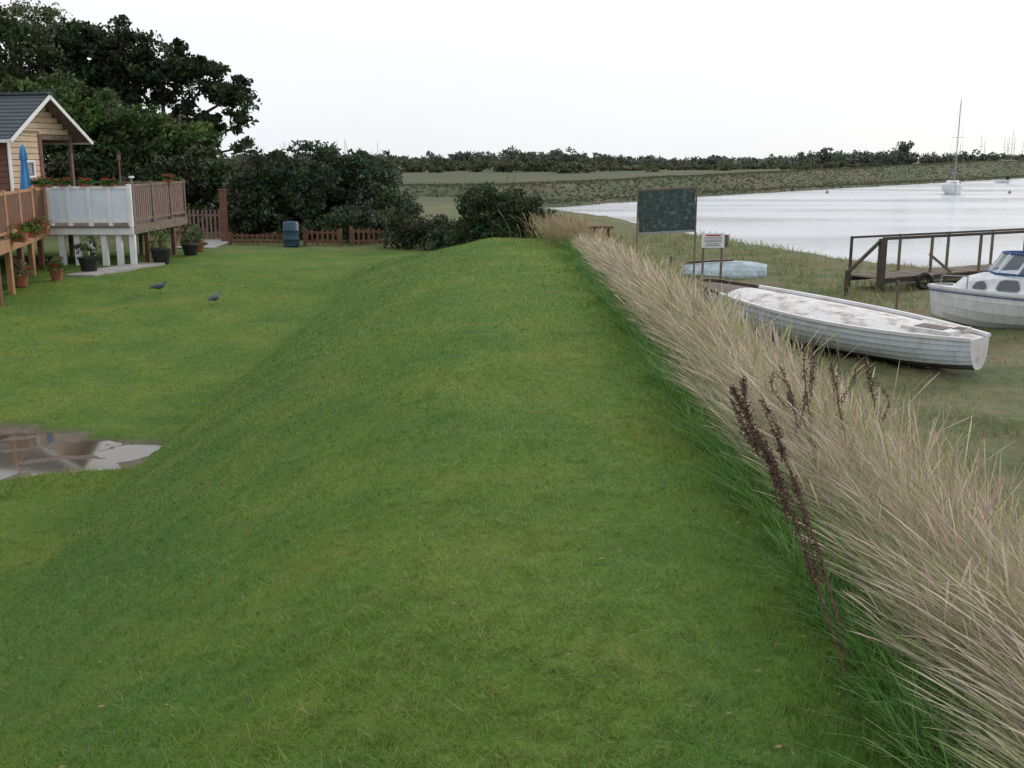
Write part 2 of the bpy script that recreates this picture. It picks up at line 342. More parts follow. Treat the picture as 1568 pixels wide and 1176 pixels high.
for (cx,cy,cz,s,k) in [(-7,38,1.9,2.4,60),(-.2,27.1,.7,.9,40),(-12.5,40,1.6,2.6,40)]:
    for i in range(k):
        x0=cx+rng.uniform(-s,s); y0=cy+rng.uniform(-.5,.5); z0=cz-rng.uniform(.3,.7)-.25*abs(x0-cx)/s
        b.cyl((x0,y0,z0),(x0+rng.normal(0,.12),y0,z0+rng.uniform(.5,.95)),.012,.004,4)
b.obj('bush_twigs')

# distant tree line
tl=[]; r=np.random.default_rng(5)
def prof(u):
    return np.interp(u,[-45,-36,-18,-10,0,12,25,40,52,60,75,90,100,110,120,128,136,142,170,260],[5.6,6.2,5.6,7.2,8.6,7.0,6.6,4.8,4.8,4.0,4.6,3.8,4.6,7.2,7.4,6.8,7.2,5.2,5.0,5.0])
for xx in np.arange(-120,250,1.9):
    x0=xx+r.normal(0,1.0); hh=prof(x0)*(.84+.24*float(nz(x0,0,26,71)))*r.uniform(.62,1.06); y0=370+r.normal(0,22); zb=float(Hh(x0,y0,False)); 
    tl.append((x0,y0,zb+hh*.38,r.uniform(2.6,5.6),3,hh*.56))
tl.append((128,350,4.2,3.6,3,4.0)); 
leafcloud('distant_treeline',tl,4200,26,1.1,.46,(.105,.125,.108),seed=31,shell=1.9,vary=.25)  # distance haze painted into the paler, greyer leaf colour
tl=[]
for xx in np.arange(-75,95,1.5):
    x0=xx+r.normal(0,1); y0=235+r.normal(0,16)+.5*max(x0,0); hh=r.uniform(1.0,2.5)*(1.15 if x0<25 else .6); tl.append((x0,y0,float(Hh(x0,y0,False))+hh*.38,r.uniform(2.0,4.0),2,hh*.6))
leafcloud('distant_hedgerow',tl,2200,26,.7,.32,(.085,.097,.060),seed=32,shell=2.0,vary=.28)
n=30000; x=rng.uniform(-40,170,n); yf=np.interp(x,FX,FY); y=yf+rng.uniform(.5,42,n)
blades('far_bank_grass',x,y,rng.uniform(.08,.24,n),rng.uniform(.2,.5,n),rng.normal(0,.8,n),rng.normal(0,.5,n),lerp(np.array([.070,.088,.045]),np.array([.115,.105,.07]),rng.random((n,1)))*rng.uniform(.85,1.12,(n,1)),dryM,basek=.95)

# ------------------------------------------------------------ materials
white=mat('white_paint',(.75,.76,.78),.4,.12,2,.05)
panel=mat('pale_panel',(.66,.74,.84),.3,.08,2,.03)
brownw=mat('brown_timber',(.19,.09,.055),.7,.35,5,.3)
orange=mat('orange_timber',(.42,.22,.11),.65,.3,5,.3)
greyw=mat('weathered_timber',(.22,.17,.13),.85,.4,6,.4)
pinkw=mat('faded_timber',(.26,.17,.15),.8,.3,6,.3)
cream=mat('cream_cladding',(.62,.46,.31),.6,.18,3,.1)
redb=mat('red_brown_cladding',(.20,.085,.06),.7,.3,3,.15)
slate=mat('slate',(.06,.08,.10),.55,.35,6,.3)
dark=mat('dark_void',(.02,.02,.022),.8,.2,3,.05)
glass=mat('window_glass',(.10,.12,.15),.08,.2,1,.0,spec=.9)
blue=mat('blue_canvas',(.05,.24,.55),.7,.25,4,.2)
terra=mat('terracotta',(.35,.13,.07),.8,.3,5,.2)
blackp=mat('black_plastic',(.02,.02,.022),.5,.2,4,.1)
concrete=mat('concrete',(.38,.36,.35),.85,.25,3,.3)
steel=mat('galvanised_steel',(.35,.36,.38),.45,.2,4,.1,metal=.6)

# ------------------------------------------------------------ lodge
FZ=-.05
W=2.75; EV=2.32; RG=3.30
ang=math.radians(-13.9); M=Matrix.Translation((-12.78,27.0,FZ))@Matrix.Rotation(ang,4,'Z')
lodge=empty('timber_lodge'); 
b=B([cream,redb,dark,white])
b.b2((-8,.12,0),(-.05,.2,EV),1); b.b2((-8,W-.2,0),(-1.6,W-.12,EV),1)
PY=1.38
b.b2((-.14,.2,0),(-.06,PY-.08,EV),2); b.b2((-1.6,PY,0),(-.06,PY+.08,EV),1); b.b2((-1.72,PY+.08,0),(-1.6,W-.2,EV),2)
zz=.02
while zz<EV-.02:
    b.b2((-.06,.12,zz),(-.025,PY,zz+.135),0); b.b2((-7.9,.085,zz),(-.06,.12,zz+.135),1)
    b.b2((-1.6,PY+.08,zz),(-1.575,W-.2,zz+.135),1); zz+=.15
zz=EV
while zz<RG-.12:
    hw=(RG-zz-.135)/(RG-EV)*W/2
    if hw>0: b.b2((-.06,W/2-hw,zz),(-.025,W/2+hw,zz+.135),0)
    zz+=.15
b.add([(-.065,.1,EV),(-.065,W-.1,EV),(-.065,W/2,RG-.05)],[(0,1,2)],2)
b.b2((-.03,.10,0),(0,.20,EV),3); b.b2((-.03,PY-.08,0),(0,PY+.04,EV),1)
b.obj('walls',lodge,M=M)
b=B([slate,white,greyw])
o=.38; sl=(RG-EV)/(W/2)
for sgn in(-1,1):
    eY=W/2+sgn*(W/2+.26); eZ=RG-sl*(W/2+.26)
    K=12
    for k in range(K):
        t0=k/K;t1=(k+1.12)/K
        y0=W/2+(eY-W/2)*t0;z0=RG+(eZ-RG)*t0+.03;y1=W/2+(eY-W/2)*min(t1,1.0);z1=RG+(eZ-RG)*min(t1,1.0)+.055
        b.add([(-8.3,y0,z0),(o,y0,z0),(o,y1,z1),(-8.3,y1,z1),(-8.3,y1,z1-.03),(o,y1,z1-.03)],[(0,1,2,3),(3,2,5,4)],0)
    b.add([(-8.3,W/2,RG-.05),(o,W/2,RG-.05),(o,eY,eZ-.02),(-8.3,eY,eZ-.02)],[(0,1,2,3)],2)
    b.beam((o+.015,W/2,RG-.03),(o+.015,eY,eZ-.03),.03,.09,1)
    b.beam((-8.3,eY+sgn*.03,eZ-.02),(o,eY+sgn*.03,eZ-.02),.07,.08,1)
b.b2((-8.3,W/2-.07,RG+.03),(o,W/2+.07,RG+.09),0)
b.obj('roof',lodge,M=M)
b=B([white,glass,greyw])
def window(b,yc,zc,w,h,X):
    b.b2((X,yc-w/2,zc-h/2),(X+.02,yc+w/2,zc+h/2),1)
    for s in(-1,1):
        b.b2((X,yc+s*w/2-.03,zc-h/2-.03),(X+.05,yc+s*w/2+.03,zc+h/2+.03),0)
        b.b2((X+.001,yc-w/2+.03,zc+s*h/2-.03),(X+.049,yc+w/2-.03,zc+s*h/2+.03),0)
window(b,.85,1.42,.32,.40,-.02)
b.b2((-3.0,.03,.2),(-1.2,.07,2.0),1)
for q in(-3.0,-2.1,-1.2): b.b2((q-.035,.01,.16),(q+.035,.08,2.04),0)
b.b2((-3.0,.012,2.0),(-1.2,.078,2.06),0)
b.obj('windows',lodge,M=M)
b=B([greyw,dark,glass,steel]); b.b2((-.06,W-.2,0),(.02,W-.12,EV),0); b.b2((-.08,PY+.04,EV-.14),(0,W-.1,EV-.02),0)
b.b2((-1.57,PY+.3,.03),(-1.54,PY+.95,2.0),2); b.cyl((.06,.5,2.25),(.06,.5,2.42),.05,.05,8,3); b.obj('porch_post_and_door',lodge,M=M)

# ------------------------------------------------------------ decks
dk=empty('raised_deck')
G=lambda x,y: float(Hh(x,y,False))
YE=31.6
b=B([greyw,white,orange,brownw])
EA=Vector((-10.35,21.0,0)); EB=Vector((-11.85,26.95,0))
def ex(y_): return lerp(EA.x,EB.x,(y_-EA.y)/(EB.y-EA.y))
yy=21.05
while yy<YE:
    xr=ex(yy+.06)-.06 if yy<26.85 else -9.77
    b.b2((-22,yy,FZ-.035),(xr,yy+.115,FZ),0); yy+=.125
dz=Vector((0,0,FZ-.12)); b.beam(EA+dz,EB+dz,.045,.25,2); b.b2((-22,20.98,FZ-.24),(-10.38,21.03,FZ),2)
b.b2((-11.86,26.98,FZ-.22),(-9.7,27.03,FZ),1); b.b2((-9.75,27.04,FZ-.22),(-9.7,YE,FZ),0)
b.b2((-22,24.7,FZ-.2),(ex(24.7)-.05,24.78,FZ-.04),0); b.b2((-22,30,FZ-.2),(-9.8,30.1,FZ-.04),0)
b.obj('platform',dk)
b=B([white,brownw,greyw,orange])
for xx in (-11.6,-11.2,-10.85,-10.5,-10.12,-9.78): b.b2((xx-.07,27.05,G(xx,27)-.1),(xx+.07,27.17,FZ-.2),0)
for k,yy in enumerate((21.3,22.5,23.7,24.9,26.1)): 
    xx=ex(yy)-.08; b.b2((xx-.055,yy-.055,G(xx,yy)-.1),(xx+.055,yy+.055,FZ-.2),3 if k%2 else 1)
    b.b2((xx-1.2,yy-.05,G(xx-1.2,yy)-.1),(xx-1.1,yy+.05,FZ-.2),2)
for yy in (28.2,29.3,30.4,YE-.1): b.b2((-9.84,yy-.06,G(-9.8,yy)-.1),(-9.73,yy+.06,FZ-.2),1)
for xx in(-10.6,-11.6,-12.6): b.b2((xx-.05,30,G(xx,30)-.1),(xx+.05,30.1,FZ-.2),2)
b.beam((-9.79,28.2,-.9),(-9.79,29.3,-.35),.04,.09,1); b.beam((-9.79,30.4,-.9),(-9.79,31.4,-.35),.04,.09,1)
b.obj('legs',dk)
b=B([white,panel])
xs_=[-11.8,-11.3,-10.78,-10.27,-9.76]
for xx in xs_: b.b2((xx-.05,27.0,FZ),(xx+.05,27.1,FZ+1.05),0)
for i in range(4):
    b.b2((xs_[i]+.05,27.02,FZ+.93),(xs_[i+1]-.05,27.08,FZ+1.0),0); b.b2((xs_[i]+.05,27.02,FZ+.08),(xs_[i+1]-.05,27.08,FZ+.15),0)
    b.b2((xs_[i]+.05,27.045,FZ+.15),(xs_[i+1]-.05,27.055,FZ+.93),1)
    xm=(xs_[i]+xs_[i+1])/2; b.b2((xm-.02,27.03,FZ+.15),(xm+.02,27.07,FZ+.93),0)
b.obj('white_panel_railing',dk)
b=B([pinkw,greyw])
for yy in (27.2,28.7,30.2,YE-.1): b.b2((-9.81,yy-.05,FZ),(-9.71,yy+.05,FZ+1.1),1)
b.b2((-9.79,27.25,FZ+.98),(-9.73,YE-.15,FZ+1.04),1); b.b2((-9.79,27.25,FZ+.10),(-9.73,YE-.15,FZ+.17),1)
yy=27.34
while yy<YE-.2: b.b2((-9.775,yy,FZ+.17),(-9.745,yy+.085,FZ+.98),0); yy+=.15
xx=-12.2
b.b2((-14,YE-.15,FZ+.98),(-9.8,YE-.09,FZ+1.04),1)
while xx<-9.85: b.b2((xx,YE-.14,FZ+.0),(xx+.09,YE-.11,FZ+.98),0); xx+=.135
b.obj('side_railing',dk)
b=B([orange,brownw])
ed=(EB-EA).normalized(); EL=(EB-EA).length
for s_ in (0.05,1.5,3.0,4.5,EL-.06): 
    c_=EA+ed*s_; b.beam((c_.x-.06,c_.y,FZ),(c_.x-.06,c_.y,FZ+1.03),.09,.09,0)
for z_ in(.95,.13): b.beam(EA+Vector((-.06,0,FZ+z_)),EB+Vector((-.06,0,FZ+z_)),.05,.06,0)
s_=.15
while s_<EL-.1:
    if min(abs(s_-q) for q in(1.5,3.0,4.5))>.08:
        c_=EA+ed*s_; b.beam((c_.x-.06,c_.y,FZ+.16),(c_.x-.06,c_.y,FZ+.92),.03,.05,1)
    s_+=.125
b.obj('brown_railing',dk)

flowerM=leafmat('petals',.2,.6,.2,(1,1,1))
def planter(name,c,L,kind='trough',red=True,h=.2,fol=(.05,.11,.02),fr=.22):
    e=empty(name); x0,y0,z0=c
    if kind=='trough':
        b=B(terra); b.loft([[(x0-L/2*s,y0-.08*s,z),(x0+L/2*s,y0-.08*s,z),(x0+L/2*s,y0+.08*s,z),(x0-L/2*s,y0+.08*s,z)] for s,z in((.93,z0),(1,z0+h),(1.03,z0+h),(1.03,z0+h+.02))]); b.obj('trough',e)
        lobes=[(x0+L*q,y0,z0+h+.05,L*.22,.13,fr*.7) for q in(-.35,0,.35)]
    else:
        b=B(kind); b.loft([[(x0+r_*math.cos(a_*math.pi/8),y0+r_*math.sin(a_*math.pi/8),z) for a_ in range(16)] for r_,z in((L*.7,z0),(L,z0+h),(L*1.1,z0+h),(L*1.1,z0+h+.04),(L*.95,z0+h+.04))]); b.obj('pot',e,True,angle=35)
        lobes=[(x0,y0,z0+h+fr*.6,L*1.3,L*1.3,fr)]
    sd=int(abs(x0*97+y0*31))
    leafcloud('foliage',lobes,30,28,.09,.03,fol,e,seed=sd)
    if red: leafcloud('flowers',[(l[0],l[1]-.03,l[2]+.06,l[3]*1.1,l[4]*1.2,l[5]) for l in lobes],12,6,.04,.022,(.5,.03,.04),e,m=flowerM,seed=sd+1,vary=.3)
for xx in(-11.4,-10.85,-10.25): planter('flower_planter',(xx,27.05,FZ+1.0),.3,h=.06,fr=.06)
for yy,f_ in((22.6,(.13,.20,.03)),(23.9,(.10,.17,.03)),(25.2,(.07,.13,.03))): planter('flower_planter',(ex(yy)+.06,yy,-.12),.55,h=.16,fr=.26,red=True,fol=f_)
planter('flower_planter',(-9.72,30.2,FZ+1.05),.3,h=.06,fr=.08); planter('flower_planter',(-11.4,25.8,FZ+1.0),.4,h=.06,fr=.1)
planter('potted_plant',(-10.55,24.2,G(-10.55,24.2)),.15,terra,True,.24,(.12,.14,.05),.2)
planter('potted_shrub',(-10.35,25.6,G(-10.35,25.6)),.24,blackp,False,.34,(.045,.075,.03),.35)
planter('potted_shrub',(-9.3,27.8,G(-9.3,27.8)),.26,blackp,False,.36,(.09,.16,.04),.38)
planter('potted_plant',(-11.0,23.4,G(-11.0,23.4)),.15,terra,True,.22,(.16,.15,.08),.2)
planter('potted_shrub',(-9.25,30.2,G(-9.25,30.2)),.24,blackp,False,.3,(.06,.10,.04),.4)
planter('potted_plant',(-9.5,31.9,G(-9.5,31.9)),.18,terra,True,.25,(.07,.12,.04),.3)

e=empty('closed_parasol'); b=B([blue,white]); px,py=-11.95,26.15
rings=[]
for z,r_ in((.55,.02),(.6,.11),(.85,.13),(1.3,.085),(1.62,.06),(1.68,.085),(1.95,.05),(2.02,.012)):
    rings.append([(px+r_*(1+.25*math.cos(5*a_*math.pi/10))*math.cos(a_*math.pi/10),py+r_*(1+.25*math.cos(5*a_*math.pi/10))*math.sin(a_*math.pi/10),FZ+z) for a_ in range(20)])
b.loft(rings,0); b.cyl((px,py,FZ),(px,py,FZ+.6),.02,.02,8,1); b.cyl((px,py,FZ),(px,py,FZ+.06),.22,.2,16,1); b.obj('canopy_and_pole',e,True,angle=50)
b=B([greyw,white,dark]); b.cyl((-10.3,28.0,FZ),(-10.3,28.0,FZ+1.65),.025,.02,8,0); b.cyl((-10.3,28,FZ+1.65),(-10.3,28,FZ+1.80),.04,.06,8,0); b.cyl((-10.3,28,FZ+1.80),(-10.3,28,FZ+1.88),.08,.01,8,2); b.obj('garden_lantern')
b=B([steel,white]); b.cyl((-9.76,27.3,FZ+1.1),(-9.76,27.3,FZ+1.2),.02,.02,8,0); b.cyl((-9.76,27.3,FZ+1.2),(-9.76,27.3,FZ+1.25),.07,.06,10,1); b.obj('post_lamp')

# ------------------------------------------------------------ path, fences, barrel
b=B(concrete)
def path(b,pts,w):
    vs=[];fs=[]
    for i,(x0,y0) in enumerate(pts):
        for s in(-1,1): 
            xx=x0+s*w/2; vs.append((xx,y0,G(xx,y0)+.045)); vs.append((xx,y0,G(xx,y0)-.1))
    for i in range(len(pts)-1):
        a=i*4; fs+= [(a,a+2,a+6,a+4),(a,a+4,a+5,a+1),(a+2,a+3,a+7,a+6)]
    fs.append((0,1,3,2)); b.add(vs,fs)
path(b,[(-10.3,24.9),(-9.9,26.2),(-9.5,27.6)],.7); b.obj('concrete_path')
b=B(concrete); path(b,[(-9.9,32.6),(-9.9,34.6),(-10.4,36.0)],1.2); b.obj('gravel_path')
def picket(name,p,q,h,n,mm,lattice=False):
    b=B(mm); p=Vector(p);q=Vector(q)
    zp=lambda t_:G(*(p.lerp(q,t_)).xy[:])
    for t_ in np.linspace(0,1,max(2,int((q-p).length/1.1)+1)):
        c=p.lerp(q,t_); b.box((c.x,c.y,zp(t_)+h/2),(.09,.09,h+.12))
    for zf in(.25,.82):
        b.beam((p.x,p.y+.02,zp(0)+h*zf),(q.x,q.y+.02,zp(1)+h*zf),.03,.07)
    for i in range(n):
        t_=(i+.5)/n; c=p.lerp(q,t_); b.box((c.x,c.y-.012,zp(t_)+h*.5+.02+rng.normal(0,.012)),(.07,.022,h*.92))
    return b.obj(name)
picket('low_picket_fence',(-9.2,34.3,0),(-7.2,34.2,0),.35,12,brownw)
picket('low_picket_fence',(-6.7,34.0,0),(-5.5,33.8,0),.50,7,brownw)
picket('low_picket_fence',(-5.2,34.0,0),(-4.0,33.6,0),.55,7,brownw)
picket('wooden_gate',(-11.4,36.2,0),(-9.9,36.0,0),1.05,10,pinkw)
b=B(brownw); b.box((-9.6,35.2,-.25),(.2,.2,1.75)); b.box((-9.6,35.2,.64),(.25,.25,.04)); b.obj('gate_post')
bb=mat('blue_barrel_plastic',(.03,.08,.13),.5,.3,3,.1); b=B(bb)
rings=[]
for z,r_ in((0,.22),(.03,.25),(.22,.255),(.24,.27),(.27,.255),(.5,.255),(.52,.27),(.55,.255),(.74,.25),(.78,.22),(.79,.1)):
    rings.append([(-7.05+r_*math.cos(i*math.pi/10),33.6+r_*math.sin(i*math.pi/10),G(-7.05,33.6)+z) for i in range(20)])
b.loft(rings); b.obj('blue_barrel',smooth=True,angle=40)

# ------------------------------------------------------------ birds (wood pigeons feeding)
pg=[mat('pigeon_feathers',(.10,.11,.14),.7,.4,25,.3),mat('pigeon_beak',(.35,.18,.10),.5,.1,9,.05)]
def pigeon(x0,y0,hd):
    b=B(pg); prof_=[(-.21,.095,.012,.006),(-.16,.10,.026,.010),(-.11,.115,.034,.024),(-.06,.125,.052,.046),(0,.13,.060,.058),(.05,.14,.055,.055),(.085,.16,.040,.042),(.105,.185,.026,.028),(.12,.205,.023,.024),(.135,.212,.022,.022),(.15,.21,.015,.015),(.158,.206,.006,.006)]
    rings=[]
    for (X_,Z_,w_,h_) in prof_: rings.append([(X_,w_*math.cos(i*math.pi/7),Z_+h_*math.sin(i*math.pi/7)) for i in range(14)])
    b.loft(rings,0); b.cyl((.155,0,.206),(.182,0,.198),.006,.002,6,1)
    for s in(-1,1):
        rings=[[(X_,s*(w_o+.012*math.cos(i*math.pi/4)),Z_+h_*math.sin(i*math.pi/4)) for i in range(8)] for X_,w_o,Z_,h_ in((.05,.045,.145,.012),(.0,.052,.14,.036),(-.08,.040,.13,.03),(-.17,.018,.11,.010))]
        b.loft(rings,0)
        b.cyl((.01,s*.025,.085),(.015,s*.027,.0),.006,.004,6,1)
        for q in(-.35,0,.35): b.cyl((.015,s*.027,.004),(.015+.032*math.cos(q),s*.027+.032*math.sin(q),.002),.003,.002,5,1)
    o=b.obj('wood_pigeon',smooth=True); o.location=(x0,y0,G(x0,y0)+.03); o.rotation_euler=(0,0,hd); o.scale=(1.15,)*3
pigeon(-7.75,22.9,math.radians(25)); pigeon(-6.2,21.7,math.radians(70))

# ------------------------------------------------------------ sign board & notice
t=NT('flaking_dark_board'); f=t.noise(9,6,.75,t.pos()); f2=t.noise(3,5,.6,t.pos())
c=t.ramp(f,[(.4,(.022,.045,.042)),(.56,(.045,.085,.078)),(.66,(.20,.27,.27))]); c=t.mix(.4,c,t.ramp(f2,[(.3,.3),(.7,1.0)]),'MULTIPLY'); t.l.new(c,t.p.inputs['Base Color']); t.p.inputs['Roughness'].default_value=.7
R=Matrix.Rotation(math.radians(-3),3,'Y'); b=B([t.m,greyw,steel])
b.box((3.95,27,.34),(1.46,.025,1.05),0,R)
for s in(-1,1): b.box((3.95+s*.745,26.99,-.35+(.03 if s>0 else 0)),(.035,.05,2.55),1)
b.box((3.95,27.02,-.215),(1.5,.05,.05),2,R); b.box((3.93,27.02,.885),(1.46,.05,.03),1,R); b.box((3.95,27.035,.3),(1.44,.04,.05),1,R)
b.obj('weathered_display_board')
b=B([white,mat('notice_text',(.12,.12,.14),.6,.2,30,.02),mat('notice_red',(.4,.05,.04),.6,.1,9,.02),greyw])
b.box((4.78,25.0,-.27),(.54,.02,.34),0); 
for k,(w_,zc,m_) in enumerate(((.36,-.15,2),(.44,-.21,1),(.40,-.26,1),(.42,-.30,1),(.3,-.35,1),(.38,-.39,1))): b.box((4.78,24.986,zc),(w_,.006,.014 if k else .035),m_)
for s in(-1,1): b.box((4.78+s*.22,25.03,-.85),(.05,.04,1.5),3)
b.box((5.12,25.1,-.28),(.08,.08,.28),3)
b.obj('notice_sign')
b=B(greyw); b.cyl((3.18,20.6,G(3.18,20.6)-.1),(3.13,20.6,-.25),.035,.028,8); b.obj('marker_stake')
b=B(brownw); b.b2((1.62,22.0,.20),(2.12,22.28,.25)); b.b2((1.68,22.1,-.9),(1.75,22.17,.20)); b.b2((1.98,22.1,-.9),(2.05,22.17,.20)); b.obj('wooden_bench')

# ------------------------------------------------------------ boats
def boatpaint(name,base,grime,s=2.2,th=(.38,.62)):
    t=NT(name); P=t.obj(); f=t.noise(s,7,.7,P); 
    mp=t.n.new('ShaderNodeMapping'); mp.inputs['Scale'].default_value=(5,5,.8); t.l.new(P,mp.inputs[0]); f2=t.noise(2.5,5,.7,mp.outputs[0])
    c=t.ramp(f,[(th[0],grime),(th[1],base)]); c=t.mix(.35,c,t.ramp(f2,[(.3,.45),(.6,1.0)]),'MULTIPLY')
    t.l.new(c,t.p.inputs['Base Color']); t.p.inputs['Roughness'].default_value=.5; t.l.new(t.bump(f,.15,.02),t.p.inputs['Normal']); return t.m
hullM=boatpaint('peeling_white_hull',(.64,.70,.79),(.34,.37,.41),2.2,(.30,.48)); bottomM=boatpaint('old_antifoul',(.12,.11,.10),(.05,.045,.04))
deckM=boatpaint('faded_deck_paint',(.70,.69,.69),(.36,.27,.22),3,(.36,.52)); rot=boatpaint('rotten_wood',(.15,.09,.07),(.05,.03,.025),6)
def hull(L,beam,sheer,keel,NS=28,strakes=7,lap=.012,tr=.75,bowp=.55):
    rings=[]
    for i in range(NS+1):
        s=i/NS; w=beam/2*min(1,math.sin(min(s/.55,1)*math.pi/2)**bowp)*(1-(1-tr)*max(0,(s-.55)/.45)**2)
        w=max(w,.02); sz=sheer(s); kz=keel(s); side=[]
        for k in range(strakes+1):
            q=k/strakes; yy_=w*math.sin(q*math.pi/2)**.75; z_=kz+(sz-kz)*(1-math.cos(q*math.pi/2))**.85 if q>0 else kz
            side.append((yy_,z_)); 
            if 0<k<strakes: side.append((yy_+lap*min(1,w*4),z_-.006))
        xr=L*s
        pts=[(xr-.10*max(0,1-s*9)*((z-kz)/(sz-kz+1e-6)),y_,z) for y_,z in side]
        port=[(x_,-y_,z) for x_,y_,z in pts[:0:-1]]
        rings.append(port+pts)
    return rings
L=6.0; sh=lambda s:.55+.28*(1-s)**2+.02*s; ke=lambda s:.0+.22*max(0,1-s*4)**2+.08*max(0,(s-.8)/.2)**2
R_=hull(L,1.5,sh,ke,strakes=8,lap=.014,tr=.30)
b=B([hullM,bottomM,deckM,rot,white,terra])
n_=len(R_[0])
for i in range(len(R_)-1):
    for j in range(n_-1):
        q=abs(j-(n_-1)/2)/((n_-1)/2); m_=1 if q<.42 else 0
        if i<3 and q>.72: m_=3
        b.add([R_[i][j],R_[i][j+1],R_[i+1][j+1],R_[i+1][j]],[(0,1,2,3)],m_)
b.add(R_[-1],[tuple(range(n_))],2)
for i in range(len(R_)-1):
    s=i/28; rows=[]
    for rr_ in (R_[i],R_[i+1]):
        a=rr_[0]; c_=rr_[-1]; row=[]
        for k in range(9):
            q=k/8; row.append((a[0],lerp(a[1],c_[1],q)*.985,a[2]-.03+.10*math.sin(q*math.pi)*min(1,abs(a[1])*1.4)))
        rows.append(row)
    for k in range(8): b.add([rows[0][k],rows[0][k+1],rows[1][k+1],rows[1][k]],[(0,1,2,3)],3 if s<.17 else 2)
for i in range(len(R_)-1):
    for e_ in(0,-1): b.beam((R_[i][e_][0],R_[i][e_][1],R_[i][e_][2]+.01),(R_[i+1][e_][0],R_[i+1][e_][1],R_[i+1][e_][2]+.01),.06,.05,3 if i<5 else 4)
b.beam((-.12,0,.88),(.03,0,.17),.07,.12,3); b.beam((.0,0,-.02),(L*.85,0,-.02),.06,.10,1)
b.box((5.25,0,.60),(.85,.56,.10),2); b.box((5.25,-.08,.652),(.5,.26,.012),3); b.box((5.6,.08,.652),(.15,.18,.012),3); b.box((3.0,0,.625),(2.3,.6,.05),2)
p0=Vector((3.72,20.4,0)); p1=Vector((7.05,15.3,0)); a_=math.atan2(p1.y-p0.y,p1.x-p0.x)
zb=-1.60
b.obj('old_wooden_boat',M=Matrix.Translation((p0.x,p0.y,zb+.08))@Matrix.Rotation(a_,4,'Z')@Matrix.Rotation(math.radians(.4),4,'Y')@Matrix.Rotation(math.radians(4),4,'X'),smooth=True,angle=25)

# cabin cruiser
gel=boatpaint('cruiser_gelcoat',(.72,.74,.77),(.52,.54,.55),1.5,(.28,.5)); bluet=mat('blue_trim',(.03,.09,.25),.5,.2,5,.05); cgl=mat('cruiser_window',(.045,.055,.07),.1,.2,2,0,spec=.9)
L=4.7; sh=lambda s:.74+.10*(1-s)**2; ke=lambda s:.0+.22*max(0,1-s*4)**2
R_=hull(L,1.85,sh,ke,NS=24,strakes=5,lap=.004,tr=.92,bowp=.6)
b=B([gel,bottomM,bluet,cgl,steel,rot]); n_=len(R_[0])
for i in range(len(R_)-1):
    for j in range(n_-1):
        b.add([R_[i][j],R_[i][j+1],R_[i+1][j+1],R_[i+1][j]],[(0,1,2,3)],0)
b.add(R_[-1],[tuple(range(n_))],0)
for i in range(len(R_)-1):
    a=R_[i];c_=R_[i+1]; b.add([a[0],a[-1],c_[-1],c_[0]],[(0,1,2,3)],0)
    for e_ in(0,-1):
        b.beam((a[e_][0],a[e_][1]*1.01,a[e_][2]-.03),(c_[e_][0],c_[e_][1]*1.01,c_[e_][2]-.03),.05,.05,0)
        b.beam((a[e_][0],a[e_][1]*.99+.0,a[e_][2]-.10),(c_[e_][0],c_[e_][1]*.99,c_[e_][2]-.10),.03,.02,2)
def wat(x_,f): 
    i=min(int(x_/L*24),23); t_=x_/L*24-i; return lerp(R_[i][-1][1],R_[i+1][-1][1],t_)*f
secs=[]
for x_,hh,f in((.30,.02,.55),(.55,.26,.72),(.95,.36,.76),(1.5,.40,.78),(2.4,.42,.78)):
    w_=wat(x_,f); z0=.72; secs.append([(x_,-w_,z0),(x_+.02,-w_*.88,z0+hh*.85),(x_+.03,-w_*.7,z0+hh),(x_+.03,0,z0+hh+.04),(x_+.03,w_*.7,z0+hh),(x_+.02,w_*.88,z0+hh*.85),(x_,w_,z0)])
b.loft(secs,0,cap=True)
for s in(-1,1):
    for xa,xb_,za,zb_ in((.62,.86,.80,.97),(1.02,1.42,.81,1.02),(1.58,1.98,.81,1.04),(2.08,2.35,.82,1.05)):
        def yp(x_,z_):
            w_=np.interp(x_,[.30,.55,.95,1.5,2.4],[wat(.3,.55),wat(.55,.72),wat(.95,.76),wat(1.5,.78),wat(2.39,.78)]); hh=np.interp(x_,[.3,.55,.95,1.5,2.4],[.02,.26,.36,.40,.42]); return s*(w_*(1-.12*(z_-.72)/(hh*.85))+.008)
        m_=.05
        ring=[(xa+m_*.6,za),(xb_-m_,za),(xb_,za+m_),(xb_-.02,zb_-m_),(xb_-m_,zb_),(xa+.14,zb_),(xa+.06,zb_-.03),(xa,za+m_)]
        b.add([(q[0],yp(*q),q[1]) for q in ring],[tuple(range(8))],3)
        for k in range(8):
            q=ring[k];w2=ring[(k+1)%8]; b.beam((q[0],yp(*q)+s*.003,q[1]),(w2[0],yp(*w2)+s*.003,w2[1]),.012,.014,4)
zt=1.14
base=[(1.35,-.50),(1.05,-.30),(1.0,0),(1.05,.30),(1.35,.50),(2.15,.56)]; base=[(2.15,-.56)]+base
topp=[(x_+.22,y_*.86) for x_,y_ in base]
for k in range(len(base)-1):
    A=(base[k][0],base[k][1],zt-.02);C=(base[k+1][0],base[k+1][1],zt-.02);D=(topp[k+1][0],topp[k+1][1],zt+.36);E=(topp[k][0],topp[k][1],zt+.36)
    b.add([A,C,D,E],[(0,1,2,3)],3 if k in(0,5) else 6)
    b.beam(A,E,.035,.035,0); b.beam(A,C,.04,.04,2); b.beam(E,D,.045,.04,2)
b.beam((base[-1][0],base[-1][1],zt),(topp[-1][0],topp[-1][1],zt+.36),.035,.035,0)
